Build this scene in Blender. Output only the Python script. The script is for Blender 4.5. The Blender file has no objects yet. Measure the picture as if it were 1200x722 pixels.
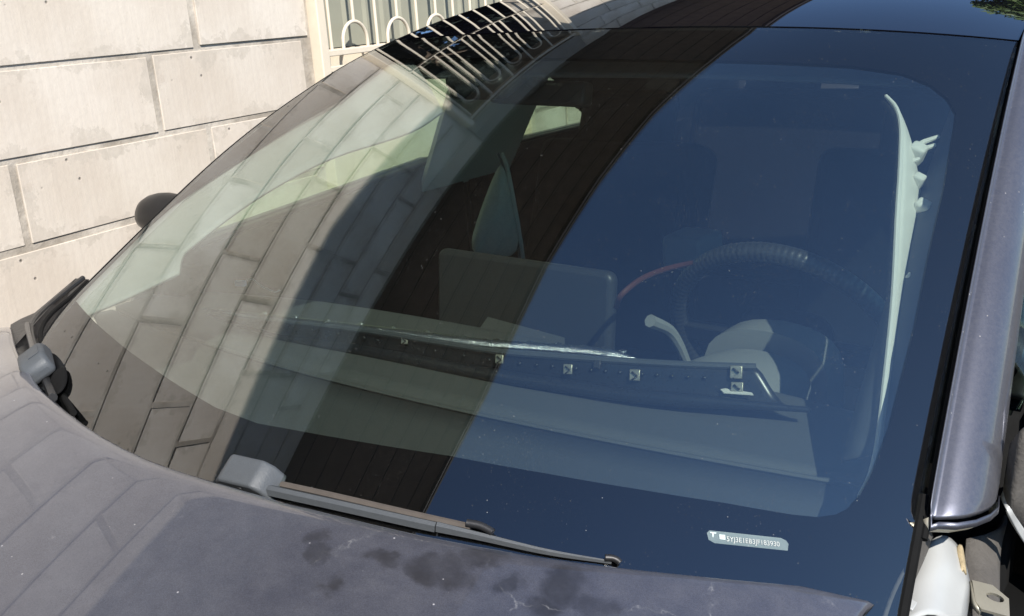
import bpy, bmesh, math, random
import numpy as np
from mathutils import Vector, Matrix
R = math.radians
random.seed(7)
scene = bpy.context.scene
C = scene.collection

# ------------------------------------------------------------------ camera
CAM = np.array([0.97474, -0.47873, 1.37433]); YAW, PITCH, ROLL, FPX = 0.677010, 0.296982, 0.067545, 1170.11
fwd = np.array([-math.sin(YAW)*math.cos(PITCH), math.cos(YAW)*math.cos(PITCH), -math.sin(PITCH)])
_r = np.cross(fwd, [0, 0, 1.]); _r /= np.linalg.norm(_r); _d = np.cross(fwd, _r)
cr, sr = math.cos(ROLL), math.sin(ROLL)
rgt = cr*_r + sr*_d; dwn = -sr*_r + cr*_d
cd = bpy.data.cameras.new('camera'); cam = bpy.data.objects.new('camera', cd); C.objects.link(cam)
M = Matrix.Identity(4)
for i in range(3):
    M[i][0] = rgt[i]; M[i][1] = -dwn[i]; M[i][2] = -fwd[i]; M[i][3] = CAM[i]
cam.matrix_world = M
cd.sensor_width = 36; cd.lens = FPX*36/1200; cd.clip_start = 0.02; cd.clip_end = 2000
scene.camera = cam
# ------------------------------------------------------------------ light
SUN_EL, SUN_AZ = R(43.2), R(32)          # azimuth: from +X towards the front of the car (-Y)
sdir = Vector((math.cos(SUN_EL)*math.cos(SUN_AZ), -math.cos(SUN_EL)*math.sin(SUN_AZ), math.sin(SUN_EL)))
w = bpy.data.worlds.new('World'); scene.world = w; w.use_nodes = True
nt = w.node_tree; bg = nt.nodes['Background']
sky = nt.nodes.new('ShaderNodeTexSky'); sky.sky_type = 'NISHITA'; sky.sun_disc = False
sky.sun_elevation = SUN_EL; sky.sun_rotation = math.atan2(sdir.x, sdir.y); sky.air_density = 1.0; sky.dust_density = 0.0; sky.ozone_density = 6.0
nt.links.new(sky.outputs[0], bg.inputs[0]); bg.inputs[1].default_value = 0.10
sl = bpy.data.lights.new('sun', 'SUN'); sl.energy = 5.0; sl.angle = R(0.53); sl.color = (1, .955, .89)
so = bpy.data.objects.new('sun', sl); C.objects.link(so); so.rotation_euler = sdir.to_track_quat('Z', 'Y').to_euler(); so.location = (6, -3, 8)
vs = scene.view_settings; vs.view_transform = 'Standard'; vs.look = 'None'; vs.exposure = 0.66; vs.gamma = 1.0
scene.render.engine = 'CYCLES'
scene.cycles.max_bounces = 7; scene.cycles.transparent_max_bounces = 16; scene.cycles.glossy_bounces = 4; scene.cycles.diffuse_bounces = 3
scene.cycles.sample_clamp_indirect = 6

# ------------------------------------------------------------------ helpers
def tag(o, label, cat, group=None, kind=None):
    if label: o['label'] = label
    if cat: o['category'] = cat
    if group: o['group'] = group
    if kind: o['kind'] = kind
    return o
def empty(name, loc=(0, 0, 0)):
    o = bpy.data.objects.new(name, None); C.objects.link(o); o.location = loc; o.empty_display_size = .05
    return o
def link(name, me, m=None, parent=None):
    o = bpy.data.objects.new(name, me); C.objects.link(o)
    if m: me.materials.clear(); me.materials.append(m)
    if parent is not None:
        o.parent = parent
        P = parent; loc = Vector((0, 0, 0))
        while P is not None: loc += P.location; P = P.parent
        o.location = -loc if not o.get('_k') else o.location
    return o
def mesh(name, V, F, m, parent=None, smooth=False, bevel=0, solid=0, sub=0, off=-1, auto=None):
    me = bpy.data.meshes.new(name); me.from_pydata([tuple(map(float, v)) for v in V], [], F); me.validate(); me.update()
    bm = bmesh.new(); bm.from_mesh(me); bmesh.ops.recalc_face_normals(bm, faces=bm.faces) if not solid else None
    bm.to_mesh(me); bm.free()
    if smooth: me.polygons.foreach_set('use_smooth', [True]*len(me.polygons))
    o = link(name, me, m, parent)
    if solid:
        s = o.modifiers.new('s', 'SOLIDIFY'); s.thickness = solid; s.offset = off
    if bevel:
        b = o.modifiers.new('b', 'BEVEL'); b.width = bevel; b.segments = 3; b.limit_method = 'ANGLE'; b.angle_limit = R(35)
        b.harden_normals = False
    if sub:
        s = o.modifiers.new('ss', 'SUBSURF'); s.levels = sub; s.render_levels = sub
    if smooth and (bevel or auto):
        try: me.set_sharp_from_angle(angle=R(40))
        except Exception: pass
    return o
def grid(name, fn, us, vs_, m, parent=None, flip=False, **k):
    V = [fn(u, v) for v in vs_ for u in us]; n = len(us); F = []
    for j in range(len(vs_)-1):
        for i in range(n-1):
            q = (j*n+i, j*n+i+1, (j+1)*n+i+1, (j+1)*n+i)
            F.append(q[::-1] if flip else q)
    k.setdefault('smooth', True)
    return mesh(name, V, F, m, parent, **k)
def boxv(c, s, rot=None):
    V = []
    for z in (-1, 1):
        for y in (-1, 1):
            for x in (-1, 1):
                v = Vector((x*s[0]/2, y*s[1]/2, z*s[2]/2))
                if rot is not None: v = rot @ v
                V.append(v + Vector(c))
    return V, [(0, 2, 3, 1), (4, 5, 7, 6), (0, 1, 5, 4), (2, 6, 7, 3), (0, 4, 6, 2), (1, 3, 7, 5)]
def box(name, c, s, m, parent=None, rot=None, bevel=0, sub=0, smooth=True):
    V, F = boxv(c, s, rot)
    return mesh(name, V, F, m, parent, bevel=bevel, sub=sub, smooth=smooth)
def tubev(P, r, n=10, closed=False):
    P = [Vector(p) for p in P]; V = []; F = []; N = len(P)
    rr = r if hasattr(r, '__len__') else [r]*N
    up = None
    for i, p in enumerate(P):
        a = P[(i-1) % N] if (i > 0 or closed) else p; b = P[(i+1) % N] if (i < N-1 or closed) else p
        t = (b-a).normalized()
        if up is None:
            up = Vector((0, 0, 1)) if abs(t.z) < .9 else Vector((1, 0, 0))
        x = t.cross(up).normalized(); y = x.cross(t).normalized(); up = y
        for k in range(n):
            a_ = 2*math.pi*k/n
            V.append(p + (x*math.cos(a_) + y*math.sin(a_))*rr[i])
    for i in range(N if closed else N-1):
        for k in range(n):
            a = i*n+k; b = i*n+(k+1) % n; c_ = ((i+1) % N)*n+(k+1) % n; d = ((i+1) % N)*n+k
            F.append((a, b, c_, d))
    if not closed:
        F.append(tuple(range(n))[::-1]); F.append(tuple(range((N-1)*n, N*n)))
    return V, F
def tube(name, P, r, m, parent=None, n=10, closed=False, **k):
    V, F = tubev(P, r, n, closed); k.setdefault('smooth', True)
    return mesh(name, V, F, m, parent, auto=True, **k)
def spline(P, n=24):
    P = [Vector(p) for p in P]; out = []
    Q = [P[0]*2-P[1]] + P + [P[-1]*2-P[-2]]
    segs = len(P)-1
    for i in range(n+1):
        t = i/n*segs; k = min(int(t), segs-1); t -= k
        a, b, c_, d = Q[k:k+4]
        out.append(0.5*((2*b)+(c_-a)*t+(2*a-5*b+4*c_-d)*t*t+(3*b-a-3*c_+d)*t**3))
    return out
def merged(name, parts, m, parent=None, **k):
    V = []; F = []
    for v, f in parts:
        o = len(V); V += list(v); F += [tuple(i+o for i in q) for q in f]
    return mesh(name, V, F, m, parent, **k)
# pixel of the photograph -> direction / point at a known real position
def ray(px, py):
    v = fwd*FPX + rgt*(px-600) + dwn*(py-361); return v/np.linalg.norm(v)
def az(px, py, z): v = ray(px, py); return CAM + v*(z-CAM[2])/v[2]
def ax(px, py, x): v = ray(px, py); return CAM + v*(x-CAM[0])/v[0]
def ay(px, py, y): v = ray(px, py); return CAM + v*(y-CAM[1])/v[1]
def proj(P):
    v = np.asarray(P, float)-CAM; zz = v@fwd
    return np.array([600+FPX*(v@rgt)/zz, 361+FPX*(v@dwn)/zz])
# windshield surface (u across, v up the slope); v > 1 carries on as the roof
Wb, Wt, Sb, St, Db, Dt, GL, GH, GK, ZB, GQ = .75176, .65498, .32176, .24713, .11464, .04948, .80707, .35543, .39316, .97299, .6422
def uus(u):       # flatter towards the wall side
    u0 = -.3
    if u >= u0: return (1-GQ)*u*u + GQ*u**4
    t = u0-u; return (1-GQ)*u0*u0+GQ*u0**4 - (2*(1-GQ)*u0+4*GQ*u0**3)*t + .45*t*t
def S(u, v):
    t = max(v-1, 0)
    ww = Wb+(Wt-Wb)*min(v, 1) - .07*(t-t*t*.28)
    s = Sb+(St-Sb)*v - .0*t; dd = Db+(Dt-Db)*min(v, 1) + .02*t
    uu = uus(u)
    return np.array([u*ww, v*GL+s*uu, ZB+GH*(v+GK*v*(1-v))-dd*uu])
def Sn(u, v):
    e = 1e-4; n = np.cross(S(u+e, v)-S(u-e, v), S(u, v+e)-S(u, v-e)); return n/np.linalg.norm(n)
def SO(u, v, d): return S(u, v)+Sn(u, v)*d
# wall-side edge of the glass and roof
_EL = [(10, 520), (26, 455), (34, 425), (43, 400), (52, 384), (110, 327), (180, 257), (260, 181), (330, 126), (413, 71), (470, 44), (530, 19), (600, -2), (680, -22), (780, -40)]
_EV = np.linspace(-.2, 2.5, 109); _EU = []
for v_ in _EV:
    u_ = .2
    while u_ > -.62:
        q_ = proj(S(u_, v_))
        if q_[0] < np.interp(q_[1], [a[1] for a in _EL[::-1]], [a[0] for a in _EL[::-1]]): break
        u_ -= .004
    _EU.append(u_)
_EU = np.array(_EU); _EU = np.convolve(np.pad(_EU, 3, mode='edge'), np.ones(7)/7, 'valid')
def uE(v): return float(np.interp(v, _EV, _EU))
def uA(a, v, r=1.003): return uE(v)+(r-uE(v))*a      # a = 0 at the wall side, 1 at the driver side
def EL(v): return S(uE(v), v)
def OL(v):        # outer foot of the wall-side pillar, next to the door glass
    e = EL(v); d = e-CAM; d /= np.linalg.norm(d); return e+d*.55+np.array([0, 0, -.04-.05*min(1, max(0, (v-.9)/.3))])
_g = [(u, v, proj(S(u, v))) for u in np.linspace(-.6, 1, 31) for v in np.linspace(-.05, 1, 31)]
def guv(px, py):
    u, v, _ = min(_g, key=lambda t: (t[2][0]-px)**2+(t[2][1]-py)**2); q = np.array([px, py], float)
    for _ in range(12):
        e = 1e-4; p0 = proj(S(u, v)); J = np.stack([(proj(S(u+e, v))-p0)/e, (proj(S(u, v+e))-p0)/e], 1)
        st = np.clip(np.linalg.solve(J, q-p0), -.12, .12); u += st[0]; v += st[1]
    return u, v
def onglass(px, py, d=0.0):
    u, v = guv(px, py); return SO(u, v, d)
def behind(px, py, d):            # a point d metres further along the sight line than the windshield
    u, v = guv(px, py); return S(u, v)+ray(px, py)*d

# ------------------------------------------------------------------ materials
def mat(name): 
    m = bpy.data.materials.new(name); m.use_nodes = True; n = m.node_tree.nodes; n.clear(); return m, m.node_tree
class NB:
    def __init__(s, name):
        s.m, s.t = mat(name); s.out = s.n('ShaderNodeOutputMaterial')
        s.tc = s.n('ShaderNodeTexCoord').outputs['Object']
    def n(s, ty, **k):
        x = s.t.nodes.new(ty)
        for a, b in k.items():
            if hasattr(x, a): setattr(x, a, b)
            else: x.inputs[a].default_value = b
        return x
    def l(s, a, b): s.t.links.new(a, b)
    def noise(s, scale, detail=4, rough=.6, vec=None, dim='3D'):
        x = s.n('ShaderNodeTexNoise'); x.inputs['Scale'].default_value = scale; x.inputs['Detail'].default_value = detail; x.inputs['Roughness'].default_value = rough
        s.l(vec or s.tc, x.inputs['Vector']); return x.outputs['Fac']
    def vor(s, scale, feat='F1', vec=None, out='Distance', rnd=1):
        x = s.n('ShaderNodeTexVoronoi', feature=feat); x.inputs['Scale'].default_value = scale; x.inputs['Randomness'].default_value = rnd
        s.l(vec or s.tc, x.inputs['Vector']); return x.outputs[out]
    def ramp(s, f, stops):
        x = s.n('ShaderNodeValToRGB'); e = x.color_ramp.elements
        for i, (p, c) in enumerate(stops):
            if not hasattr(c, '__len__'): c = (c, c, c, 1)
            elif len(c) == 3: c = (*c, 1)
            if i < 2: e[i].position = p; e[i].color = c
            else: q = e.new(p); q.color = c
        s.l(f, x.inputs[0]); return x.outputs[0]
    def math(s, op, a, b=None, clamp=False):
        x = s.n('ShaderNodeMath', operation=op); x.use_clamp = clamp
        for i, v in enumerate((a, b)):
            if v is None: continue
            if hasattr(v, 'links') or hasattr(v, 'is_linked'): s.l(v, x.inputs[i])
            else: x.inputs[i].default_value = v
        return x.outputs[0]
    def mix(s, f, a, b, mode='MIX'):
        x = s.n('ShaderNodeMix', data_type='RGBA', blend_type=mode)
        for sock, v in ((x.inputs[0], f), (x.inputs[6], a), (x.inputs[7], b)):
            if hasattr(v, 'is_linked'): s.l(v, sock)
            elif hasattr(v, '__len__'): sock.default_value = (*v[:3], 1)
            else: sock.default_value = v
        return x.outputs[2]
    def bsdf(s, col, rough=.5, metal=0, spec=.5, coat=0, coatr=.03, bump=None, bs=.2, bd=.01, **k):
        x = s.n('ShaderNodeBsdfPrincipled')
        def put(i, v):
            if hasattr(v, 'is_linked'): s.l(v, x.inputs[i])
            elif hasattr(v, '__len__'): x.inputs[i].default_value = (*v[:3], 1)
            else: x.inputs[i].default_value = v
        put('Base Color', col); put('Roughness', rough); put('Metallic', metal); put('Specular IOR Level', spec); put('Coat Weight', coat); put('Coat Roughness', coatr)
        for a, b in k.items(): put(a.replace('_', ' '), b)
        if bump is not None:
            bn = s.n('ShaderNodeBump'); bn.inputs['Strength'].default_value = bs; bn.inputs['Distance'].default_value = bd
            s.l(bump, bn.inputs['Height']); s.l(bn.outputs[0], x.inputs['Normal'])
        return x
    def fin(s, sh): s.l(sh.outputs[0] if hasattr(sh, 'outputs') else sh, s.out.inputs[0]); return s.m
def simple(name, col, rough=.5, metal=0, nscale=40, var=.25, bump=.1, spec=.5, coat=0):
    b = NB(name); f = b.noise(nscale, 5)
    c = b.mix(f, tuple(x*(1-var) for x in col), tuple(min(1, x*(1+var)) for x in col))
    r = b.math('ADD', b.math('MULTIPLY', b.noise(nscale*.6, 3), .2), rough-.1, True)
    return b.fin(b.bsdf(c, r, metal, spec, coat, bump=b.noise(nscale*4, 3), bs=bump, bd=.002))

def m_block():
    b = NB('aerated_concrete_block'); oi = b.n('ShaderNodeObjectInfo').outputs['Random']
    base = b.mix(oi, (.56, .495, .415), (.72, .655, .575))
    big = b.noise(3.2, 5, .6)
    base = b.mix(b.ramp(big, [(.44, 0), (.70, .65)]), base, (.47, .395, .315))
    fine = b.noise(60, 5, .7); base = b.mix(b.ramp(fine, [(.3, .16), (.6, 0)]), base, (.42, .36, .30))
    # pits and score lines left by the wire cutter
    sep = b.n('ShaderNodeMapping'); sep.inputs['Scale'].default_value = (1, 1, .35); b.l(b.tc, sep.inputs[0])
    v = b.vor(17, vec=b.tc); pit = b.ramp(v, [(.055, 1), (.10, 0)])
    wv = b.n('ShaderNodeMapping'); wv.inputs['Scale'].default_value = (1, 40, .6); b.l(b.tc, wv.inputs[0])
    lines = b.noise(1.6, 3, .5, wv.outputs[0])
    stain = b.ramp(b.noise(9, 6, .7), [(.60, 0), (.66, .35), (.72, .12)])
    base = b.mix(stain, base, (.40, .335, .27))
    base = b.mix(b.ramp(lines, [(.42, .10), (.55, 0)]), base, (.47, .41, .35))
    pitm = b.math('MULTIPLY', pit, b.ramp(b.noise(8, 2), [(.49, 0), (.53, 1)]))
    base = b.mix(pitm, base, (.10, .085, .07))
    gen = b.n('ShaderNodeSeparateXYZ'); b.l(b.n('ShaderNodeTexCoord').outputs['Generated'], gen.inputs[0])
    ez = b.math('MULTIPLY', b.math('ABSOLUTE', b.math('SUBTRACT', gen.outputs[2], .5)), .2); ey = b.math('MULTIPLY', b.math('ABSOLUTE', b.math('SUBTRACT', gen.outputs[1], .5)), .6)
    near = b.math('MINIMUM', b.math('SUBTRACT', .1, ez), b.math('SUBTRACT', .3, ey))       # metres from the nearest edge
    geo = b.n('ShaderNodeNewGeometry').outputs['Position']
    sm = b.math('MULTIPLY', b.ramp(b.noise(11, 6, .72, geo), [(.45, 0), (.72, 1)]), .075)
    smear = b.ramp(b.math('SUBTRACT', b.math('ADD', sm, .001), near), [(.0, 0), (.006, 1)])
    smear = b.math('MULTIPLY', smear, b.ramp(b.noise(35, 4, .7, geo), [(.3, .2), (.75, .75)]))
    base = b.mix(smear, base, (.43, .38, .315))
    h = b.math('SUBTRACT', b.math('ADD', b.math('MULTIPLY', lines, .35), b.math('MULTIPLY', fine, .4)), b.math('MULTIPLY', pitm, 1.5))
    return b.fin(b.bsdf(base, .92, spec=.15, bump=h, bs=.5, bd=.004))
def m_mortar():
    b = NB('mortar'); f = b.noise(30, 6, .7); c = b.mix(f, (.22, .19, .15), (.42, .37, .31))
    c = b.mix(b.ramp(b.noise(5, 5), [(.42, 0), (.60, .8)]), c, (.56, .505, .43))
    return b.fin(b.bsdf(c, .95, spec=.1, bump=b.noise(60, 5, .6), bs=.5, bd=.006))
def m_paint(name, dust=.35, dirt=True, blobs=()):
    b = NB(name)
    flake = b.vor(1800, out='Color'); fl = b.n('ShaderNodeSeparateColor'); b.l(flake, fl.inputs[0])
    if not dirt:
        base = b.mix(fl.outputs[0], (.105, .108, .132), (.145, .149, .178))
        s = b.bsdf(base, .42, .8, coat=.6, coatr=.05, bump=b.noise(900, 2), bs=.02, bd=.001); return b.fin(s)
    base = b.mix(fl.outputs[0], (.052, .057, .084), (.088, .095, .134))
    n1 = b.noise(5, 7, .68); n2 = b.noise(42, 6, .75); n3 = b.noise(520, 3, .6)
    d = b.math('MULTIPLY', b.ramp(n1, [(.30, .55), (.70, 1)]), b.ramp(n2, [(.3, .5), (.72, 1)]))
    d = b.math('MULTIPLY', d, b.ramp(n3, [(.30, .75), (.70, 1)]))
    d = b.math('MULTIPLY', d, dust)
    # dried water marks: dark washed patches with pale wandering edges
    warp = b.n('ShaderNodeTexNoise'); warp.inputs['Scale'].default_value = 16; warp.inputs['Detail'].default_value = 5; warp.inputs['Roughness'].default_value = .65; b.l(b.tc, warp.inputs['Vector'])
    add = b.n('ShaderNodeVectorMath', operation='MULTIPLY_ADD'); b.l(warp.outputs['Color'], add.inputs[0]); add.inputs[1].default_value = (.06, .06, .06); b.l(b.tc, add.inputs[2])
    ve = b.vor(6, 'DISTANCE_TO_EDGE', add.outputs[0]); crack = b.ramp(ve, [(.0, 1), (.005, .5), (.011, 0)])
    sx_ = b.n('ShaderNodeSeparateXYZ'); b.l(b.tc, sx_.inputs[0])
    crack = b.math('MULTIPLY', crack, b.ramp(b.noise(5.5, 3), [(.47, 0), (.55, 1)]))
    crack = b.math('MULTIPLY', crack, b.math('MULTIPLY', b.ramp(b.noise(60, 3), [(.40, .0), (.62, 1)]), b.ramp(sx_.outputs[0], [(.30, 0), (.42, 1)])))
    blob = None
    for (cx_, cy_, cz_, r_, k_) in blobs:
        d1 = b.n('ShaderNodeVectorMath', operation='SUBTRACT'); b.l(add.outputs[0], d1.inputs[0]); d1.inputs[1].default_value = (cx_+.03, cy_+.03, cz_+.03)
        d2 = b.n('ShaderNodeVectorMath', operation='MULTIPLY'); b.l(d1.outputs[0], d2.inputs[0]); d2.inputs[1].default_value = (1, k_, .3)
        d3 = b.n('ShaderNodeVectorMath', operation='LENGTH'); b.l(d2.outputs[0], d3.inputs[0])
        q_ = b.ramp(d3.outputs['Value'], [(r_*.66, 1), (r_*1.1, 0)]); blob = q_ if blob is None else b.math('MAXIMUM', blob, q_)
    if blob is None: blob = b.ramp(b.noise(3.7, 3), [(.62, 0), (.7, 1)])
    blob = b.math('MULTIPLY', blob, b.ramp(b.noise(25, 4), [(.3, .45), (.6, 1)]))
    d = b.math('MULTIPLY', d, b.math('SUBTRACT', 1, b.math('MULTIPLY', blob, .6)))
    scuff = b.math('MULTIPLY', b.ramp(b.noise(70, 6, .85), [(.58, 0), (.75, .4)]), b.ramp(b.noise(6, 4), [(.52, 0), (.62, 1)]))
    speck = b.math('MULTIPLY', b.ramp(b.vor(90), [(.055, 1), (.09, 0)]), b.ramp(b.noise(17, 3), [(.55, 0), (.6, .9)]))
    d = b.math('MAXIMUM', b.math('MAXIMUM', b.math('MAXIMUM', d, scuff), b.math('MULTIPLY', crack, .20)), speck, True)
    car = b.bsdf(b.mix(blob, base, (.042, .042, .052)), .38, .7, coat=1, coatr=b.math('MULTIPLY', n2, .012))
    du = b.n('ShaderNodeBsdfDiffuse'); b.l(b.mix(crack, (.36, .35, .36), (.75, .74, .72)), du.inputs[0])
    mx = b.n('ShaderNodeMixShader'); b.l(d, mx.inputs[0]); b.l(car.outputs[0], mx.inputs[1]); b.l(du.outputs[0], mx.inputs[2])
    return b.fin(mx)
def m_pillar():
    b = NB('pillar_paint'); base = b.mix(b.noise(700, 2), (.078, .082, .106), (.128, .133, .165))
    car_ = b.bsdf(base, .40, .8, coat=.8, coatr=.03)
    d = b.math('MULTIPLY', b.math('MULTIPLY', b.ramp(b.noise(9, 6, .7), [(.30, .6), (.7, 1)]), b.ramp(b.noise(260, 3), [(.35, .5), (.65, 1)])), .09)
    sp = b.math('MULTIPLY', b.ramp(b.vor(110), [(.05, .8), (.09, 0)]), b.ramp(b.noise(12, 2), [(.55, 0), (.6, 1)]))
    du = b.n('ShaderNodeBsdfDiffuse'); du.inputs[0].default_value = (.40, .38, .36, 1)
    mx = b.n('ShaderNodeMixShader'); b.l(b.math('MAXIMUM', d, sp), mx.inputs[0]); b.l(car_.outputs[0], mx.inputs[1]); b.l(du.outputs[0], mx.inputs[2]); return b.fin(mx)
def m_glass(name, tint, f0, dust, specks=True):
    b = NB(name)
    lw = b.n('ShaderNodeLayerWeight'); lw.inputs[0].default_value = .5
    rf = b.math('ADD', b.math('MULTIPLY', b.math('POWER', lw.outputs['Facing'], 5), 1-f0), f0, True)
    tr = b.n('ShaderNodeBsdfTransparent'); tr.inputs[0].default_value = (*tint, 1)
    gl = b.n('ShaderNodeBsdfGlossy'); gl.inputs['Roughness'].default_value = 0.0; gl.inputs[0].default_value = (1, 1, 1, 1)
    mx = b.n('ShaderNodeMixShader'); b.l(rf, mx.inputs[0]); b.l(tr.outputs[0], mx.inputs[1]); b.l(gl.outputs[0], mx.inputs[2])
    if not dust: return b.fin(mx)
    n = b.math('MULTIPLY', b.ramp(b.noise(6, 6, .65), [(.3, .45), (.75, 1.25)]), b.ramp(b.noise(700, 2), [(.35, .5), (.65, 1.3)]))
    d = b.math('MULTIPLY', n, dust)
    if specks:
        sp = b.math('MULTIPLY', b.ramp(b.vor(150), [(.03, 1), (.075, 0)]), b.ramp(b.noise(23, 3), [(.52, 0), (.6, 1)]))
        sp2 = b.math('MULTIPLY', b.ramp(b.vor(300), [(.05, .6), (.12, 0)]), b.ramp(b.noise(14, 4), [(.50, 0), (.62, 1)]))
        d = b.math('MAXIMUM', d, b.math('MAXIMUM', b.math('MULTIPLY', sp, .36), b.math('MULTIPLY', sp2, .20)), True)
    du = b.n('ShaderNodeBsdfDiffuse'); du.inputs[0].default_value = (.72, .70, .66, 1)
    m2 = b.n('ShaderNodeMixShader'); b.l(d, m2.inputs[0]); b.l(mx.outputs[0], m2.inputs[1]); b.l(du.outputs[0], m2.inputs[2])
    return b.fin(m2)
MAT = dict(
    block=m_block(), mortar=m_mortar(),
    paint=m_paint('car_paint', .22), cleanpaint=m_paint('car_paint_clean', 0, False),
    pillarpaint=m_pillar(),
    glass=m_glass('windshield_glass', (.81, .86, .83), .15, .0016), sideglass=m_glass('side_glass', (.80, .90, .80), .05, .004, False),
    privacy=m_glass('dark_tinted_glass', (.05, .06, .06), .06, 0),
    frit=simple('black_ceramic_band', (.0035, .0035, .004), .9, nscale=300, var=.3, spec=0),
    roofglass=NB('dark_roof_glass'),
    dash=simple('dashboard_vinyl', (.085, .088, .085), .62, nscale=250, var=.12, bump=.35),
    dash2=simple('dashboard_cover', (.066, .069, .068), .66, nscale=300, var=.12, bump=.35),
    dark=simple('dark_interior', (.007, .007, .007), .9, nscale=30, spec=.08),
    screen=simple('screen_back', (.034, .036, .037), .42, nscale=500, var=.05, bump=0),
    wheelm=simple('wheel_leather', (.035, .036, .038), .36, nscale=500, var=.05, bump=0, spec=.9),
    seat=simple('black_leatherette', (.0045, .0045, .005), .7, nscale=200, bump=.2, spec=.08),
    bpillar=simple('sun_toned_pillar_cloth', (.78, .78, .74), .85, nscale=300, var=.06),  # lighter than the headliner, standing in for sun on the centre pillar
    glossblack=simple('gloss_black', (.006, .006, .007), .32, nscale=60, var=.1, bump=0),
    trimgrey=simple('pale_headliner', (.36, .355, .33), .85, nscale=300, var=.06, bump=.3),
    white=simple('white_plastic', (.78, .77, .72), .55, nscale=60, var=.05),
    black=simple('black_plastic', (.016, .016, .017), .45, nscale=120),
    rubber=simple('black_rubber', (.005, .005, .005), .85, nscale=120, spec=.15),
    grey=simple('grey_plastic', (.060, .066, .072), .55, nscale=150, var=.15, bump=.2),
    shroud=simple('grey_column_cover', (.25, .255, .245), .6, nscale=200, var=.05),
    apron=simple('pale_body_metal', (.36, .365, .355), .32, nscale=14, var=.10, spec=.6),
    bracket=simple('zinc_bracket', (.42, .39, .31), .45, .6, nscale=20, var=.25),
    liner=simple('dusty_felt_liner', (.075, .068, .06), .9, nscale=60, var=.4, bump=.6),
    tan=simple('blade_wall_glint', (.07, .058, .048), .8, nscale=80, var=.3),  # tan stands for the wall's reflection along the wiper blade
    foam=simple('yellow_foam', (.34, .27, .16), .9, nscale=90, var=.4, bump=.8),
    chrome=simple('polished_chrome', (.88, .89, .90), .24, 1, nscale=110, var=.1, bump=.8),
    clip=simple('zinc_clip', (.40, .37, .29), .35, .7, nscale=200, var=.4),
    trimblack=simple('gloss_dark_trim', (.016, .018, .022), .30, nscale=300, var=.1, spec=.6, bump=.02),
    cushion=simple('pale_blue_cloth', (.66, .74, .70), .9, nscale=120, var=.18, bump=.5),
    stitch=simple('blue_piping', (.07, .12, .14), .8),
    red=simple('orange_red_cable', (.085, .026, .018), .5),
    blue=simple('blue_connector', (.22, .52, .85), .45),
    wire=simple('white_wire', (.75, .75, .73), .4),
    cream=simple('cream_gate_paint', (.66, .575, .45), .5, nscale=25, var=.10, bump=.2),
    sheet=simple('grey_green_sheet', (.27, .265, .205), .45, nscale=6, var=.14),
    fasciam=simple('dark_fascia', (.022, .017, .014), .8, nscale=14, var=.4),
    brown=simple('dark_brown_boards', (.13, .10, .08), .75, nscale=14, var=.4, bump=.4),
    concrete=simple('lintel_concrete', (.30, .27, .235), .9, nscale=9, var=.25, bump=.5),
    label=simple('vin_sticker', (.20, .225, .225), .4, nscale=60, var=.05),
    letters=simple('vin_lettering', (.85, .85, .83), .5),
    lettersdk=simple('vin_print', (.80, .72, .68), .5),
    ground=None, leaf=None, dimleaf=simple('dimmed_leaf', (.010, .016, .014), .7, nscale=4, var=.3, spec=.1), bark=simple('tree_bark', (.10, .075, .055), .9, nscale=30, var=.4, bump=.8),  # leaf colour of the backdrop trees, darkened to take out their sunlit look
)
b = MAT['roofglass']; MAT['roofglass'] = b.fin(b.bsdf((.004, .004, .006), b.math('ADD', b.math('MULTIPLY', b.noise(30, 4), .03), .0), spec=.5, coat=1.0, coatr=0.0))
b = NB('brown_paving'); n_ = b.noise(2.5, 6, .6)
MAT['ground'] = b.fin(b.bsdf(b.mix(n_, (.035, .031, .028), (.075, .068, .06)), .9, spec=.2, bump=b.noise(60, 5), bs=.4, bd=.01))
b = NB('leaf'); oi = b.noise(3, 2)
lf = b.bsdf(b.mix(oi, (.035, .075, .018), (.10, .15, .03)), .5)
MAT['leaf'] = b.fin(lf)

# ------------------------------------------------------------------ the yard
g = mesh('ground', [(-300, -300, 0), (300, -300, 0), (300, 300, 0), (-300, 300, 0)], [(0, 1, 2, 3)], MAT['ground'])
tag(g, None, None, kind='structure')
XW, WY = -1.21206, -.16187
sw, cw = math.sin(WY), math.cos(WY)
def wp(s, z, off=0.0): return Vector((XW+s*sw+off*cw, s*cw-off*sw, z))
WROT = Matrix(((cw, sw, 0), (-sw, cw, 0), (0, 0, 1)))      # local x = out of the wall, y = along it
ROWS = [1.307-.204*k for k in range(6, 0, -1)] + [1.307, 1.518, 1.742, 1.958, 2.168, 2.378, 2.588, 2.798, 3.008, 3.2]
ROWS = [.0] + ROWS if ROWS[0] > .12 else ROWS
JOINT = {1.307: 1.222, 1.742: 1.22, 1.518: .482, 1.958: .496, 2.168: .332}
_bm = {}
def block_mesh(L, H):
    k = (round(L, 2), round(H, 3))
    if k in _bm: return _bm[k]
    bm = bmesh.new()
    for v in boxv((0, 0, 0), (.2, L, H))[0]: bm.verts.new(v)
    bm.verts.ensure_lookup_table()
    for f in boxv((0, 0, 0), (1, 1, 1))[1]: bm.faces.new([bm.verts[i] for i in f])
    bmesh.ops.bevel(bm, geom=[e for e in bm.edges], offset=.0014, segments=1, affect='EDGES')
    me = bpy.data.meshes.new('block'); bm.to_mesh(me); bm.free(); me.materials.append(MAT['block']); _bm[k] = me; return me
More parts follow.
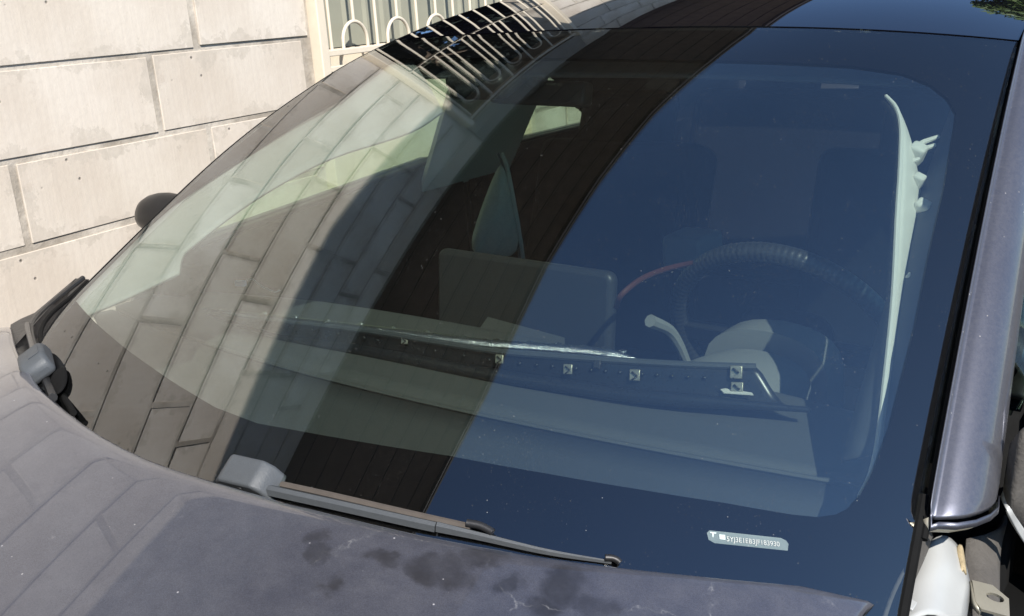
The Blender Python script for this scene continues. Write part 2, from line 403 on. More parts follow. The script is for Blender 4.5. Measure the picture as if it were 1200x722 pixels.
def block_wall(s0, s1, label, rows):
    root = empty('block_wall', wp((s0+s1)/2, 0)); tag(root, label, 'wall', 'aerated concrete block walls either side of the gate')
    V, F = boxv((0, 0, 0), (.18, s1-s0, rows[-1]-rows[0]))
    me = bpy.data.meshes.new('mortar'); me.from_pydata([WROT @ v + wp((s0+s1)/2, (rows[0]+rows[-1])/2, -.0935) for v in V], [], F); me.update()
    link('mortar', me, MAT['mortar'], root)
    per = .612
    for i in range(len(rows)-1):
        z0, z1 = rows[i], rows[i+1]
        ph = [1.222, 1.052][i % 2]
        for zz, jj in ((1.307, 1.222), (1.103, 1.052), (.899, 1.222), (1.518, .482), (1.742, .20), (1.958, .496), (2.168, .332), (2.378, .62)):
            if abs(z0-zz) < .02: ph = jj
        k0 = math.floor((s0-ph)/per); a = ph+k0*per
        while a < s1-.02:
            lo = max(a, s0); hi = min(a+per, s1); a += per
            if hi-lo < .05: continue
            gap = random.uniform(.017, .028); gz = random.uniform(.011, .020)
            L = round(hi-lo-gap, 2); Hh = round(z1-z0-gz, 3)
            me = block_mesh(L, Hh); o = bpy.data.objects.new('block', me); C.objects.link(o); o.parent = root
            p = wp((lo+hi)/2+random.uniform(-.003, .003), (z0+z1)/2+random.uniform(-.002, .002), -.1+random.uniform(-.002, .0025)+.0)
            o.matrix_local = Matrix.Translation(p-root.location) @ (Matrix.Rotation(-WY, 4, 'Z') @ Matrix.Rotation(random.uniform(-.004, .004), 4, 'X') @ Matrix.Rotation(random.uniform(-.003, .003), 4, 'Z') @ Matrix.Rotation(random.uniform(-.004, .004), 4, 'Y'))
    return root
block_wall(-3.1, 1.70, 'sunlit cream aerated block wall close beside the car, left of the gate', ROWS)
block_wall(3.12, 6.9, 'cream block wall beyond the far post of the gate', ROWS)
# lintel over the gate
o = empty('gate_lintel', wp(2.41, 2.93))
tag(o, 'grey concrete lintel spanning the opening above the ornamental gate', 'lintel')
V, F = boxv((0, 0, 0), (.22, 1.42-.006, .26)); mesh('beam', [WROT @ v + wp(2.41, 3.064, -.108) for v in V], F, MAT['concrete'], o, bevel=.006)
# gate
gate = empty('gate', wp(2.4, 0)); tag(gate, 'cream ornamental bar gate with arches and grey-green sheet backing', 'gate')
for s_ in (1.722, 3.095):
    V, F = boxv((0, 0, 0), (.05, .04, 2.92)); mesh('post', [WROT @ v + wp(s_, 1.465, .01) for v in V], F, MAT['cream'], gate, bevel=.004)
for z_, th in ((.25, .03), (1.205, .018), (1.255, .02), (2.165, .010), (2.88, .03)):
    V, F = boxv((0, 0, 0), (.022, 1.33, th)); mesh('rail', [WROT @ v + wp(2.408, z_, .005) for v in V], F, MAT['cream'], gate, bevel=.003)
for k in range(6):
    s_ = 1.79+.25*k
    if s_ > 3.06: break
    tube('bar', [wp(s_, 1.255, .006), wp(s_, 2.88, .006)], .0060, MAT['cream'], gate)
    c0 = s_+.125
    if c0+.08 > 3.06: continue
    arc = [wp(c0+.066*math.cos(a), 1.285+.062*math.sin(a), .008) for a in np.linspace(0, math.pi, 15)]
    tube('arch', [wp(c0+.066, 1.255, .008)]+arc+[wp(c0-.066, 1.255, .008)], .0060, MAT['cream'], gate)
    tube('bar', [wp(c0, 1.345, .008), wp(c0, 2.165, .008)], .0060, MAT['cream'], gate)
    arc = [wp(c0+.066*math.cos(a), 2.70+.062*math.sin(a), .008) for a in np.linspace(0, math.pi, 15)]
    tube('arch', [wp(c0+.066, 2.165, .008)]+arc+[wp(c0-.066, 2.165, .008)], .0060, MAT['cream'], gate)
ss = np.arange(1.74, 3.08, .0125)
def rib(s_): 
    t = ((s_-1.74) % .105)/.105
    return .008 if t < .22 else 0
mesh('sheet_panel', [wp(s_, z, -.055+rib(s_)) for z in (1.268, 1.56) for s_ in ss], [(i, i+1, len(ss)+i+1, len(ss)+i) for i in range(len(ss)-1)], MAT['sheet'], gate, solid=.002)
mesh('kick_panel', [wp(s_, z, -.05) for z in (.06, 1.265) for s_ in (1.75, 3.07)], [(0, 1, 3, 2)], MAT['cream'], gate, solid=.004)
# eave of the house over the wall
EZ = 3.7
EDGE = [(.55, -2.9, 4.2), (.05, -.70, 3.90), (-.10, -.03, 3.82), (-.395, .82, 3.72), (-.556, 1.48, 3.70), (-.70, 2.23, 3.70), (-.78, 3.0, 3.70), (-.95, 4.2, 3.70), (-1.4, 7.0, 3.70)]
eave = empty('house_eave', (-1.4, 1, 3.2)); tag(eave, 'dark brown boarded eave overhanging the block wall', 'roof')
NB_ = 9
for k in range(NB_):
    V = []
    for (x, y, z) in EDGE:
        wx = XW+sw/cw*y-.30
        for f_ in ((k+.03)/NB_, (k+.97)/NB_):
            V.append((wx+(x-wx)*f_, y, 3.205+(z+.02-3.205)*f_))
    F = [(2*i, 2*i+1, 2*i+3, 2*i+2) for i in range(len(EDGE)-1)]
    mesh('soffit_board', V, F, MAT['brown'], eave, solid=.02, off=1)
V = []
for (x, y, z) in EDGE: V += [(x, y, z), (x, y, z+.06), (x-.035, y, z+.06), (x-.035, y, z)]
F = []
for i in range(len(EDGE)-1):
    for k in range(4): F.append((4*i+k, 4*i+(k+1) % 4, 4*i+4+(k+1) % 4, 4*i+4+k))
mesh('fascia', V, F, MAT['fasciam'], eave)
mesh('roof_covering', [p for (x, y, z) in EDGE for p in ((x+.01, y, z+.07), (x-2.6, y, z+.72))], [(2*i, 2*i+1, 2*i+3, 2*i+2) for i in range(len(EDGE)-1)], MAT['fasciam'], eave, solid=.03)
# trees that show only as reflections: one far behind the car, an added dark group beyond the gate
def tree(x, y, H, rad, z0, n, label, group, seed, name, lm='leaf'):
    rnd = random.Random(seed); t = empty(name, (x, y, 0)); tag(t, label, 'tree', group)
    parts = [tubev([(x, y, 0), (x+.05, y, H*.3), (x-.06, y+.05, H*.6), (x, y, H*.92)], [.16*H/6, .12*H/6, .08*H/6, .02], 8)]
    for k in range(10):
        a_ = rnd.uniform(0, 6.28); z = rnd.uniform(z0, H*.85); l_ = rad*rnd.uniform(.5, .95)*(1-.5*(z-z0)/(H-z0))
        parts.append(tubev([(x, y, z), (x+l_*.5*math.cos(a_), y+l_*.5*math.sin(a_), z+.2), (x+l_*math.cos(a_), y+l_*math.sin(a_), z+.5)], [.045, .03, .01], 6))
    merged('trunk', parts, MAT['bark'], t, smooth=True)
    V = []; F = []; clumps = []
    for k in range(46):
        h_ = rnd.random()**.8; z = z0+(H-z0)*h_; rr = rad*(1-.72*h_**1.6)*math.sqrt(rnd.random()); a_ = rnd.uniform(0, 6.28)
        clumps.append((x+rr*math.cos(a_), y+rr*math.sin(a_), z, rad*rnd.uniform(.16, .30)))
    for k in range(n):
        c_ = rnd.choice(clumps); d_ = Vector((rnd.gauss(0, 1), rnd.gauss(0, 1), rnd.gauss(0, .8))).normalized()*c_[3]*rnd.random()**.4
        p = Vector(c_[:3])+d_; a1_ = Vector((rnd.gauss(0, 1), rnd.gauss(0, 1), rnd.gauss(0, 1))).normalized(); b1_ = a1_.orthogonal().normalized(); sz = rnd.uniform(.08, .15)
        o_ = len(V); V += [p-a1_*sz, p+b1_*sz*.45, p+a1_*sz, p-b1_*sz*.45]; F.append((o_, o_+1, o_+2, o_+3))
    me = bpy.data.meshes.new('crown'); me.from_pydata([tuple(v) for v in V], [], F); me.update(); link('crown', me, MAT[lm], t)
tree(.3, 12.0, 6.7, 1.7, 2.4, 7000, 'loose green leafy tree standing behind the car, seen mirrored in its roof', None, 3, 'leafy_tree')
GR = 'dark backdrop trees added beyond the gate'  # unseen trees put in as a dark backdrop to dim the mirrored sky
for i, (x, y, H, lb) in enumerate([(-4.4, 4.4, 5.6, 'added dark backdrop tree nearest the gate, mirrored behind its bars'), (-5.4, 6.0, 6.4, 'tall added backdrop tree in the middle beyond the gate'), (-3.9, 6.6, 5.2, 'shortest added backdrop tree beyond the gate, behind the far block wall'), (-6.6, 8.2, 6.8, 'tallest and farthest added backdrop tree beyond the gate')]):
    tree(x, y, H, 1.35, .5, 6500, lb, GR, 10+i, 'backdrop_tree', 'dimleaf')

# ------------------------------------------------------------------ the car
car = empty('car', (0, 1, 0)); tag(car, 'dark blue-grey car with its front fender and pillar trim removed', 'car')
# windshield: a closed 5 mm shell
us = np.linspace(0, 1, 57); vs2 = np.linspace(-.17, .9965, 45)
def glass_shell(name, m, us, vs2, th, parent, surf=SO, pad=0):
    nu, nv = len(us), len(vs2); V = [surf(uA(u, v), v, 0) for v in vs2 for u in us]+[surf(uA(u, v), v, -th) for v in vs2 for u in us]; N = nu*nv; F = []
    for j in range(nv-1):
        for i in range(nu-1):
            a = j*nu+i; F.append((a, a+1, a+nu+1, a+nu)); F.append((N+a, N+a+nu, N+a+nu+1, N+a+1))
    for i in range(nu-1):
        F.append((i, N+i, N+i+1, i+1)); a = (nv-1)*nu+i; F.append((a, a+1, N+a+1, N+a))
    for j in range(nv-1):
        a = j*nu; F.append((a, a+nu, N+a+nu, N+a)); a = j*nu+nu-1; F.append((a, N+a, N+a+nu, a+nu))
    me = bpy.data.meshes.new(name); me.from_pydata([tuple(map(float, v)) for v in V], [], F); me.update()
    sm = [f < 2*(nu-1)*(nv-1) for f in range(len(F))]; me.polygons.foreach_set('use_smooth', sm)
    try: me.set_sharp_from_angle(angle=R(40))
    except Exception: pass
    return link(name, me, m, parent)
wind = glass_shell('windshield', MAT['glass'], us, vs2, .005, car); wind['label'] = 'clear windshield glass with dust specks'
# black ceramic band inside the glass, outline of the clear area
CLEAR = [(86, 349), (103, 333), (153, 283), (200, 241), (277, 187), (350, 140), (400, 112), (436, 84), (462, 67), (520, 66), (560, 66), (640, 66), (725, 67), (800, 68), (900, 70), (1000, 75), (1060, 84), (1092, 97), (1112, 113), (1122, 130), (1120, 147),
         (1108, 220), (1090, 300), (1075, 380), (1060, 440), (1045, 500), (1026, 550), (1010, 580), (998, 594), (982, 602), (960, 605), (930, 602), (850, 588), (750, 572), (640, 553), (525, 532), (430, 517), (350, 503), (300, 494), (250, 475), (200, 445), (150, 410), (112, 378), (92, 357)]
clear_uv = [guv(*q) for q in CLEAR]
c0 = (.25, .42); UR, UL, VT, VB = 1.0, -.997, .993, -.165
def cross(o, a, poly):
    best = None; dx, dy = math.cos(a), math.sin(a)
    for i in range(len(poly)):
        (x1, y1), (x2, y2) = poly[i], poly[(i+1) % len(poly)]
        ex, ey = x2-x1, y2-y1; den = dx*ey-dy*ex
        if abs(den) < 1e-12: continue
        t = ((x1-o[0])*ey-(y1-o[1])*ex)/den; s_ = ((x1-o[0])*dy-(y1-o[1])*dx)/den
        if t > 0 and -1e-9 <= s_ <= 1+1e-9 and (best is None or t > best): best = t
    return (o[0]+dx*best, o[1]+dy*best)
rect = [(uE(VB)+.004, VB), (UR, VB), (UR, VT), (uE(VT)+.004, VT)]+[(uE(v_)+.004, v_) for v_ in np.linspace(VT, VB, 40)[1:-1]]
angs = sorted([2*math.pi*k/360 for k in range(360)]+[math.atan2(y-c0[1], x-c0[0]) % (2*math.pi) for x, y in rect+clear_uv])
inner = [cross(c0, a, clear_uv) for a in angs]; outer = [cross(c0, a, rect) for a in angs]
V = []; NR = 10; F = []
for (a, b_) in zip(inner, outer):
    for k in range(NR+1):
        t = k/NR; V.append(SO(a[0]+(b_[0]-a[0])*t, a[1]+(b_[1]-a[1])*t, -.0030))
n = len(angs)
for i in range(n):
    for k in range(NR):
        a = i*(NR+1)+k; b_ = ((i+1) % n)*(NR+1)+k; F.append((a, a+1, b_+1, b_))
fr = mesh('ceramic_band', V, F, MAT['frit'], wind, smooth=True); fr['label'] = 'black ceramic band printed round the edge of the glass'
# sticker with the vehicle number, in the glass above the band
lab = [onglass(*q, -.0014) for q in [(829, 624), (832, 621), (916, 630), (922, 633), (925, 637), (924, 645), (838, 636), (831, 632)]]
lo = mesh('vin_sticker', lab, [tuple(range(len(lab)))], MAT['label'], wind); lo['label'] = 'small pale number sticker low on the driver side'
A = onglass(831, 630.5, -.0010); B = onglass(922, 640, -.0010); e1 = Vector(B-A).normalized(); nn = Vector(Sn(*guv(880, 634))); e2 = nn.cross(e1).normalized()
def text(name, body, px, py, size, m, parent):
    cu = bpy.data.curves.new('t', 'FONT'); cu.body = body; cu.size = size; cu.extrude = 0; ob = bpy.data.objects.new('t', cu); C.objects.link(ob)
    dg = bpy.context.evaluated_depsgraph_get(); me = bpy.data.meshes.new_from_object(ob.evaluated_get(dg)); bpy.data.objects.remove(ob)
    o_ = Vector(onglass(px, py, -.0009)); me.transform(Matrix(((e1.x, e2.x, nn.x, o_.x), (e1.y, e2.y, nn.y, o_.y), (e1.z, e2.z, nn.z, o_.z), (0, 0, 0, 1))))
    return link(name, me, m, parent)
text('lettering', '5YJ3E1EB3JF183930', 851.8, 633.8, .0060, MAT['lettersdk'], wind)
sq = [onglass(*q, -.0009) for q in [(843.2, 625.8), (850.2, 626.6), (850.6, 632.4), (843.8, 631.6)]]
mesh('sticker_square', sq, [(0, 1, 2, 3)], MAT['letters'], wind)
tl = [[(832, 622.8), (840.2, 623.8), (839.6, 625.2), (833, 624.4)], [(834.8, 624.6), (837.3, 624.9), (836.3, 629.6), (835.4, 629.5)]]
merged('sticker_emblem', [([onglass(*q, -.0009) for q in p], [(0, 1, 2, 3)]) for p in tl], MAT['letters'], wind)

# roof
def roofS(u, v, d): return SO(u, v, d)
rv = [1.0045]+list(np.linspace(1.02, 2.45, 30))
roof = glass_shell('roof_panel', MAT['roofglass'], np.linspace(0, 1, 41), rv, .008, car); roof['label'] = 'dark glass roof panel reflecting gate and sky'
grid('roof_seal', lambda u, v: SO(uA(u, v, .99), v, -.010), np.linspace(0, 1, 41), [.985, 1.02], MAT['rubber'], car, solid=.004)
# painted pillars and roof rails, swept along the glass edge: profile (sideways, down, back)
PROF = [(.0125, .012, 0), (.0135, -.001, 0), (.020, .003, .001), (.034, -.001, .006), (.047, -.010, .014), (.056, -.024, .024), (.060, -.042, .032), (.058, -.060, .036), (.045, -.066, .036)]
def pill(sgn, v, k):
    p = S(sgn, v); a, z, bk = PROF[k]; f_ = 1-.25*max(0, min(1, v))
    return p+np.array([sgn*a*f_, bk*1.0, z])
def PV(k): return .13*max(0, (k-2)/6)**1.8
def pillar(sgn, v0, v1, lab):
    vv_ = np.linspace(v0, v1, 60)
    o = grid('pillar', lambda k, v: pill(sgn, v+(PV(k) if sgn > 0 else 0)*max(0, 1-(v-v0)/.5), k), range(len(PROF)), vv_, MAT['pillarpaint'], car, flip=sgn < 0, solid=.003, sub=1)
    o['label'] = lab
    tube('pillar_seal', [S(sgn*1.004, v)+np.array([sgn*.005, 0, -.002]) for v in np.linspace(v0-.02, v1, 80)], .0040, MAT['rubber'], car, n=8)
    grid('seal_channel', lambda k, v: S(sgn*1.0, v)+np.array([sgn*(.001+.013*k), 0, -.009]), (0, 1), vv_[2:], MAT['rubber'], car, solid=.004)
pillar(1, .075, 2.35, 'sunlit blue-grey metallic pillar and roof rail on the driver side')
def shoulder(k, v):
    e, o_ = EL(v), OL(v); q = e*(1-k)+o_*k; q[2] += -.010*min(1, k*30)-.004
    return q
o = grid('pillar', shoulder, [0, .012, .03, .1, .3, .6, .9, 1], np.linspace(.06, 2.4, 60), MAT['cleanpaint'], car, flip=True, solid=.006); o['label'] = 'thin painted pillar edge on the side next to the wall'
tube('pillar_seal', [EL(v)+np.array([-.004, .002, -.004]) for v in np.linspace(.06, 2.4, 90)], .0042, MAT['rubber'], car, n=8)
# lip under the cut end of the driver pillar
e_ = [pill(1, .073+PV(k), k) for k in range(8)]
V = e_+[p+np.array([.000, -.002, -.006]) for p in e_]
mesh('pillar_end', V, [(i, i+1, i+9, i+8) for i in range(7)], MAT['cleanpaint'], car, smooth=True, solid=.0015)
V = [p+np.array([-.001, -.001, -.006]) for p in e_]+[p+np.array([-.008, .004, -.013]) for p in e_]
mesh('pillar_flange', V, [(i, i+1, i+9, i+8) for i in range(7)], MAT['bracket'], car, smooth=True, solid=.0015)

# hood
HC = (1.01478, .14759, -.12092, -.11769, -.17651, -.09044)
def hz(x, y): return HC[0]+HC[1]*y+HC[2]*y*y+HC[3]*x*x+HC[4]*x*x*max(y, -.6)+HC[5]*x**4
def hzz(x, y):
    k = min(1, max(0, (-x-.02)/.40)); k = k*k*(3-2*k)
    return hz(x, y)-.036*k
def hood_hit(px, py):
    v = ray(px, py); t = .4
    while t < 3:
        p = CAM+v*t
        if p[2] < hzz(p[0], p[1]): break
        t += .002
    return p[:2]
HE = [hood_hit(*q) for q in [(13, 374), (15, 394), (22, 413), (44, 451), (82, 482), (120, 508), (175, 535), (230, 553), (330, 583), (480, 620), (600, 643), (720, 660), (900, 679), (1030, 688)]]
HEX = [p[0] for p in HE]; HEY = [p[1] for p in HE]
HX0, HX1 = HEX[0], HEX[-1]
def hrs(x):      # smoothed rear edge
    return sum(float(np.interp(x+t, HEX, HEY))*w_ for t, w_ in ((-.04, .1), (-.02, .22), (0, .36), (.02, .22), (.04, .1)))
def hoodp(x, t):
    y = hrs(x)*(1-t)+(-1.35)*t
    z = hzz(x, y)
    e = max(0, .02-abs(y-hrs(x)))/.02
    z -= .006*e*e
    ed = max(0, x-HX1+.019, HX0+.019-x)/.019; z -= .006*ed*ed
    return (x, y, z)
ht = [0, .002, .005, .010, .016, .025]+list(np.linspace(.04, 1, 40))
BL = []
for (px_, py_, r_, k_) in [(500, 672, .022, 1.6), (535, 675, .020, 1.2), (555, 655, .012, 1), (592, 683, .012, 1), (575, 650, .013, 1.3), (372, 634, .010, 1), (375, 652, .011, 1), (383, 680, .008, 1), (660, 690, .020, .8), (700, 712, .016, 1.2), (450, 655, .016, 1.5), (640, 715, .014, 1)]:
    h_ = hood_hit(px_, py_); BL.append((float(h_[0]), float(h_[1]), float(hzz(*h_)), r_, k_))
MAT['hoodpaint'] = m_paint('dusty_car_paint', .17, True, BL)
hood = grid('hood', hoodp, [HX0]+list(np.linspace(HX0+.004, HX1-.004, 61))+[HX1], ht, MAT['hoodpaint'], car, flip=True, solid=.012, off=-1)
hood['label'] = 'dusty blue-grey hood with dried water marks'
def cowlp(x, t):
    g_ = S(x/.75, -.035); y = hrs(x)-.06
    return (x, y+t*(g_[1]+.01-y), min((hzz(x, y)-.07)*(1-t)+t*(g_[2]-.012), g_[2]-.012))
grid('cowl_panel', cowlp, np.linspace(-.70, .72, 41), np.linspace(0, 1, 6), MAT['black'], car, solid=.004)

# wipers
def onp(q, d): return Vector(onglass(*q, d))
# near wiper: cover cap at its pivot and blade running along the foot of the glass
def loft(name, secs, m, parent, **k):
    n_ = len(secs[0]); V = [p for s_ in secs for p in s_]; F = []
    for i in range(len(secs)-1):
        for j in range(n_): F.append((i*n_+j, i*n_+(j+1) % n_, (i+1)*n_+(j+1) % n_, (i+1)*n_+j))
    F.append(tuple(range(n_))[::-1]); F.append(tuple(range((len(secs)-1)*n_, len(secs)*n_)))
    return mesh(name, V, F, m, parent, **k)
def frame_at(q, qa, d=0.0):
    P = onp(q, d); a = (onp(qa, d)-P).normalized(); n_ = Vector(Sn(*guv(*q))); b_ = n_.cross(a).normalized(); return P, a, b_, n_
def extr(name, P, a, b_, n_, prof, w0, w1, m, parent, bevel=.003, top=None):
    V = []
    for wv_ in (w0, w1):
        k_ = 1 if wv_ == w0 or top is None else top
        for (x, z) in prof: V.append(P+a*x*k_+n_*z+b_*wv_)
    n2 = len(prof); F = [tuple(range(n2))[::-1], tuple(range(n2, 2*n2))]+[(i, (i+1) % n2, n2+(i+1) % n2, n2+i) for i in range(n2)]
    return mesh(name, V, F, m, parent, bevel=bevel, smooth=True)
P, a, b_, n_ = frame_at((292, 566), (326, 574), .002)
cap = extr('wiper_arm', P, a, b_, n_, [(-.030, -.008), (-.028, .008), (-.019, .017), (.018, .017), (.027, .010), (.035, -.012)], -.012, .017, MAT['grey'], car, .0030)
cap['label'] = 'grey wiper arm cap at the foot of the windshield'
extr('cap_mark', P+a*.004, a, b_, n_, [(-.0028, .007), (-.0028, .012), (.0028, .012), (.0028, .007)], -.0132, -.0124, MAT['black'], cap, 0)
extr('cap_recess', P, a, b_, n_, [(-.026, -.012), (-.024, -.002), (.018, -.002), (.025, -.012)], -.0145, -.0110, MAT['rubber'], cap, .001)
def blade(name, pts, w_, h_, m, parent, lab=None):
    Pp = spline([onp(q, d) for q, d in pts], 24); secs = []
    for i, p in enumerate(Pp):
        t = (Pp[min(i+1, len(Pp)-1)]-Pp[max(i-1, 0)]).normalized(); u, v = i/(len(Pp)-1), 0
        up = Vector((0, -.35, .94)); side = t.cross(up).normalized(); up = side.cross(t).normalized()
        ww = np.interp(u, [0, 1], w_); hh = np.interp(u, [0, 1], h_)
        secs.append([p-side*ww/2-up*hh*.2, p-side*ww*.42+up*hh*.35, p-side*ww*.1+up*hh, p+side*ww*.28+up*hh*.85, p+side*ww/2-up*hh*.2])
    o = loft(name, secs, m, parent, smooth=True, auto=True)
    if lab: o['label'] = lab
    return o
bl = blade('wiper_blade', [((318, 577), .004), ((400, 595), .004), ((480, 613), .004), ((512, 620), .004)], (.011, .010), (.005, .005), MAT['grey'], car, 'grey wiper blade lying along the edge of the hood')
blade('blade_section', [((513.5, 619.5), .004), ((560, 630), .004), ((640, 648), .003), ((716, 660), .002)], (.010, .003), (.005, .002), MAT['grey'], bl)
tube('blade_rubber_and_glint', spline([onp(q, .004) for q in [(332, 570.5), (360, 576.5), (400, 585.5), (480, 604), (552, 620)]], 24), .0030, MAT['tan'], bl, n=6)  # tan line painted along the blade as the wall's reflection
tube('blade_tip', spline([onp(q, .007) for q in [(548, 617), (562, 619.5), (572, 624), (578, 628)]], 10), .0035, MAT['black'], bl)
tube('blade_tip', spline([onp(q, .006) for q in [(708, 656), (716, 656.5), (722, 659), (725, 662)]], 10), .0028, MAT['black'], bl)
# far wiper
P, a, b_, n_ = frame_at((52, 432), (44, 400), .006)
cap = extr('wiper_arm', P, a, b_, n_, [(-.030, -.006), (-.027, .012), (-.014, .020), (.014, .020), (.026, .012), (.030, -.006)], -.016, .018, MAT['grey'], car, .006)
cap['label'] = 'grey wiper arm cap near the wall side'
extr('cap_mark', P-a*.002, a, b_, n_, [(-.011, .0202), (-.011, .0212), (.011, .0212), (.011, .0202)], -.012, .002, MAT['grey'], cap, .001)
far = tube('wiper_blade', spline([az(*q) for q in [(62, 466, .995), (52, 440, .985), (43, 415, .970), (37, 394, .950), (38, 380, .940), (50, 365, .936), (72, 346, .934), (97, 326, .938)]], 50), .0050, MAT['black'], car, n=8)
far['label'] = 'black wiper blade at the wall side of the glass'
tube('blade_rubber_and_glint', spline([az(*q) for q in [(86, 484, .985), (70, 455, .980), (57, 422, .968), (48, 398, .952), (50, 382, .945), (62, 366, .940), (82, 349, .938), (102, 330, .940)]], 50), .0036, MAT['rubber'], far, n=8)
tube('blade_frame', spline([az(*q) for q in [(46, 434, .985), (39, 412, .972), (34, 392, .955), (32, 380, .945)]], 20), .0040, MAT['trimblack'], far, n=8)
secs = []
for t, k_ in ((-1, .3), (-.8, .75), (-.3, 1), (.4, .9), (.85, .55), (1, .2)):
    cc_ = onp((72-4*t*abs(t), 449), .004)+a*t*-.032
    secs.append([cc_+b_*.012*k_*math.cos(q_)+n_*.005*k_*math.sin(q_) for q_ in np.linspace(0, 2*math.pi, 13)[:-1]])
loft('wiper_pivot', secs, MAT['rubber'], far, smooth=True, sub=1)

# ---------------------------------------------------------------- interior
def zd(x): return .905-.03*(x/.75)**2-.02*max(0, -x-.35)
def yseam(x): return .357+.22*x*x
def uu_(u): return (1-GQ)*u*u+GQ*u**4
dx = np.linspace(-.79, .695, 50)
dash = grid('dashboard', lambda x, t: (x, yseam(x)+(.605-yseam(x))*min(t, 1)+ (0 if t <= 1 else .05*math.sin((t-1)*math.pi/2)), zd(x)-(0 if t <= 1 else .05*(1-math.cos((t-1)*math.pi/2)))), dx, list(np.linspace(0, 1, 8))+[1.15, 1.3, 1.5, 1.75, 2.0], MAT['dash'], car, flip=False, solid=.01)
dash['label'] = 'sunlit grey dashboard top behind the windshield'
grid('defroster_panel', lambda x, t: (x, yseam(x)*(1-t)-.0055+t*min(yseam(x)-.02, max(.03+.31*uu_(x/.79), .19+.47*(-.23-x))), zd(x)-.006+.004*t-.075*t*max(0, (x-.5)/.25)), dx, np.linspace(0, 1, 7), MAT['dash2'], dash, flip=True, solid=.008)
tube('seam_bead', [(x, yseam(x)-.004, zd(x)-.003) for x in np.linspace(-.76, .75, 60)], .0030, MAT['dash'], dash, n=6)
grid('fascia_panel', lambda x, t: (x, .655+.02*t, zd(x)-.05-.45*t), dx, (0, .3, 1), MAT['dark'], dash, solid=.006)
o = mesh('vent_trim', [az(572, 378, .872), az(662, 403, .872), az(662, 412, .872), az(556, 402, .872)], [(0, 1, 2, 3)], MAT['dash'], dash, solid=.01)
# touch screen (seen from behind)
def rrect(w_, h_, r_, n=6):
    out = []
    for cx, cy, a0 in ((w_/2-r_, h_/2-r_, 0), (-w_/2+r_, h_/2-r_, 90), (-w_/2+r_, -h_/2+r_, 180), (w_/2-r_, -h_/2+r_, 270)):
        for k in range(n+1):
            a_ = R(a0+90*k/n); out.append((cx+r_*math.cos(a_), cy+r_*math.sin(a_)))
    return out
def slab(name, c, ex, ey, outline, th, m, parent, bevel=.003):
    ex, ey = Vector(ex).normalized(), Vector(ey).normalized(); ez = ex.cross(ey); n2 = len(outline)
    V = [Vector(c)+ex*x+ey*y+ez*s_*th/2 for s_ in (-1, 1) for x, y in outline]
    F = [tuple(range(n2))[::-1], tuple(range(n2, 2*n2))]+[(i, (i+1) % n2, n2+(i+1) % n2, n2+i) for i in range(n2)]
    return mesh(name, V, F, m, parent, bevel=bevel, smooth=True)
TL = Vector(ay(517, 290, .77)); TR = Vector(ay(722, 319, .77)); ex = (TR-TL).normalized(); upv = Vector((0, .12, 1)); upv = (upv-ex*upv.dot(ex)).normalized()
wS = (TR-TL).length
scr = slab('touch_screen', (TL+TR)/2-upv*.108, ex, upv, rrect(wS, .216, .016), .024, MAT['screen'], car, .009); scr['label'] = 'black centre touch screen seen from behind'
box('screen_mount', (TL+TR)/2-upv*.16+Vector((0, -.05, -.02)), (.10, .11, .04), MAT['black'], scr, bevel=.008)
# steering wheel, column cover, stalk
wc = Vector((.385, .93, .835)); tilt = R(24)
wup = Vector((0, -math.sin(tilt), math.cos(tilt))); wax = Vector((1, 0, 0)); wn = wax.cross(wup)
N = 960; ringP = [wc+wax*.182*math.cos(2*math.pi*k/N)+wup*.182*math.sin(2*math.pi*k/N) for k in range(N)]
sw_ = tube('steering_wheel', ringP, [.0150+.00032*math.cos(2*math.pi*k/8.0) for k in range(N)], MAT['wheelm'], car, n=12, closed=True); sw_['label'] = 'black ribbed steering wheel rim catching the sun'
slab('wheel_hub', wc, wax, wup, rrect(.15, .12, .04), .05, MAT['seat'], sw_, .012)
for sx in (-1, 1): slab('wheel_spoke', wc+wax*sx*.12, wax, wup, rrect(.12, .035, .01), .018, MAT['black'], sw_, .004)
slab('wheel_spoke', wc-wup*.115, wax, wup, rrect(.04, .12, .01), .018, MAT['black'], sw_, .004)
cc = Vector((.405, .735, .835))
# column cover: two nested shells
def arch(w_, h_, y, z0, x0, n=14): return [(x0+w_*math.cos(math.pi*k/n), y, z0+h_*math.sin(math.pi*k/n)**.42) for k in range(n+1)]
col = loft('column_cover', [arch(.085, .085, .60, .80, .40), arch(.085, .085, .72, .80, .40), arch(.080, .080, .80, .79, .40)], MAT['shroud'], car, smooth=True, auto=True)
col['label'] = 'pale grey steering column cover half in sun'
loft('column_collar', [arch(.098, .115, .815, .78, .40), arch(.10, .12, .87, .775, .40), arch(.096, .115, .885, .775, .40)], MAT['shroud'], col, smooth=True, auto=True)
st = tube('stalk', spline([ax(805, 424, .31), ax(795, 402, .305), ax(783, 386, .30), ax(762, 376, .295)], 14), list(np.linspace(.006, .0095, 15)), MAT['shroud'], col, n=8)
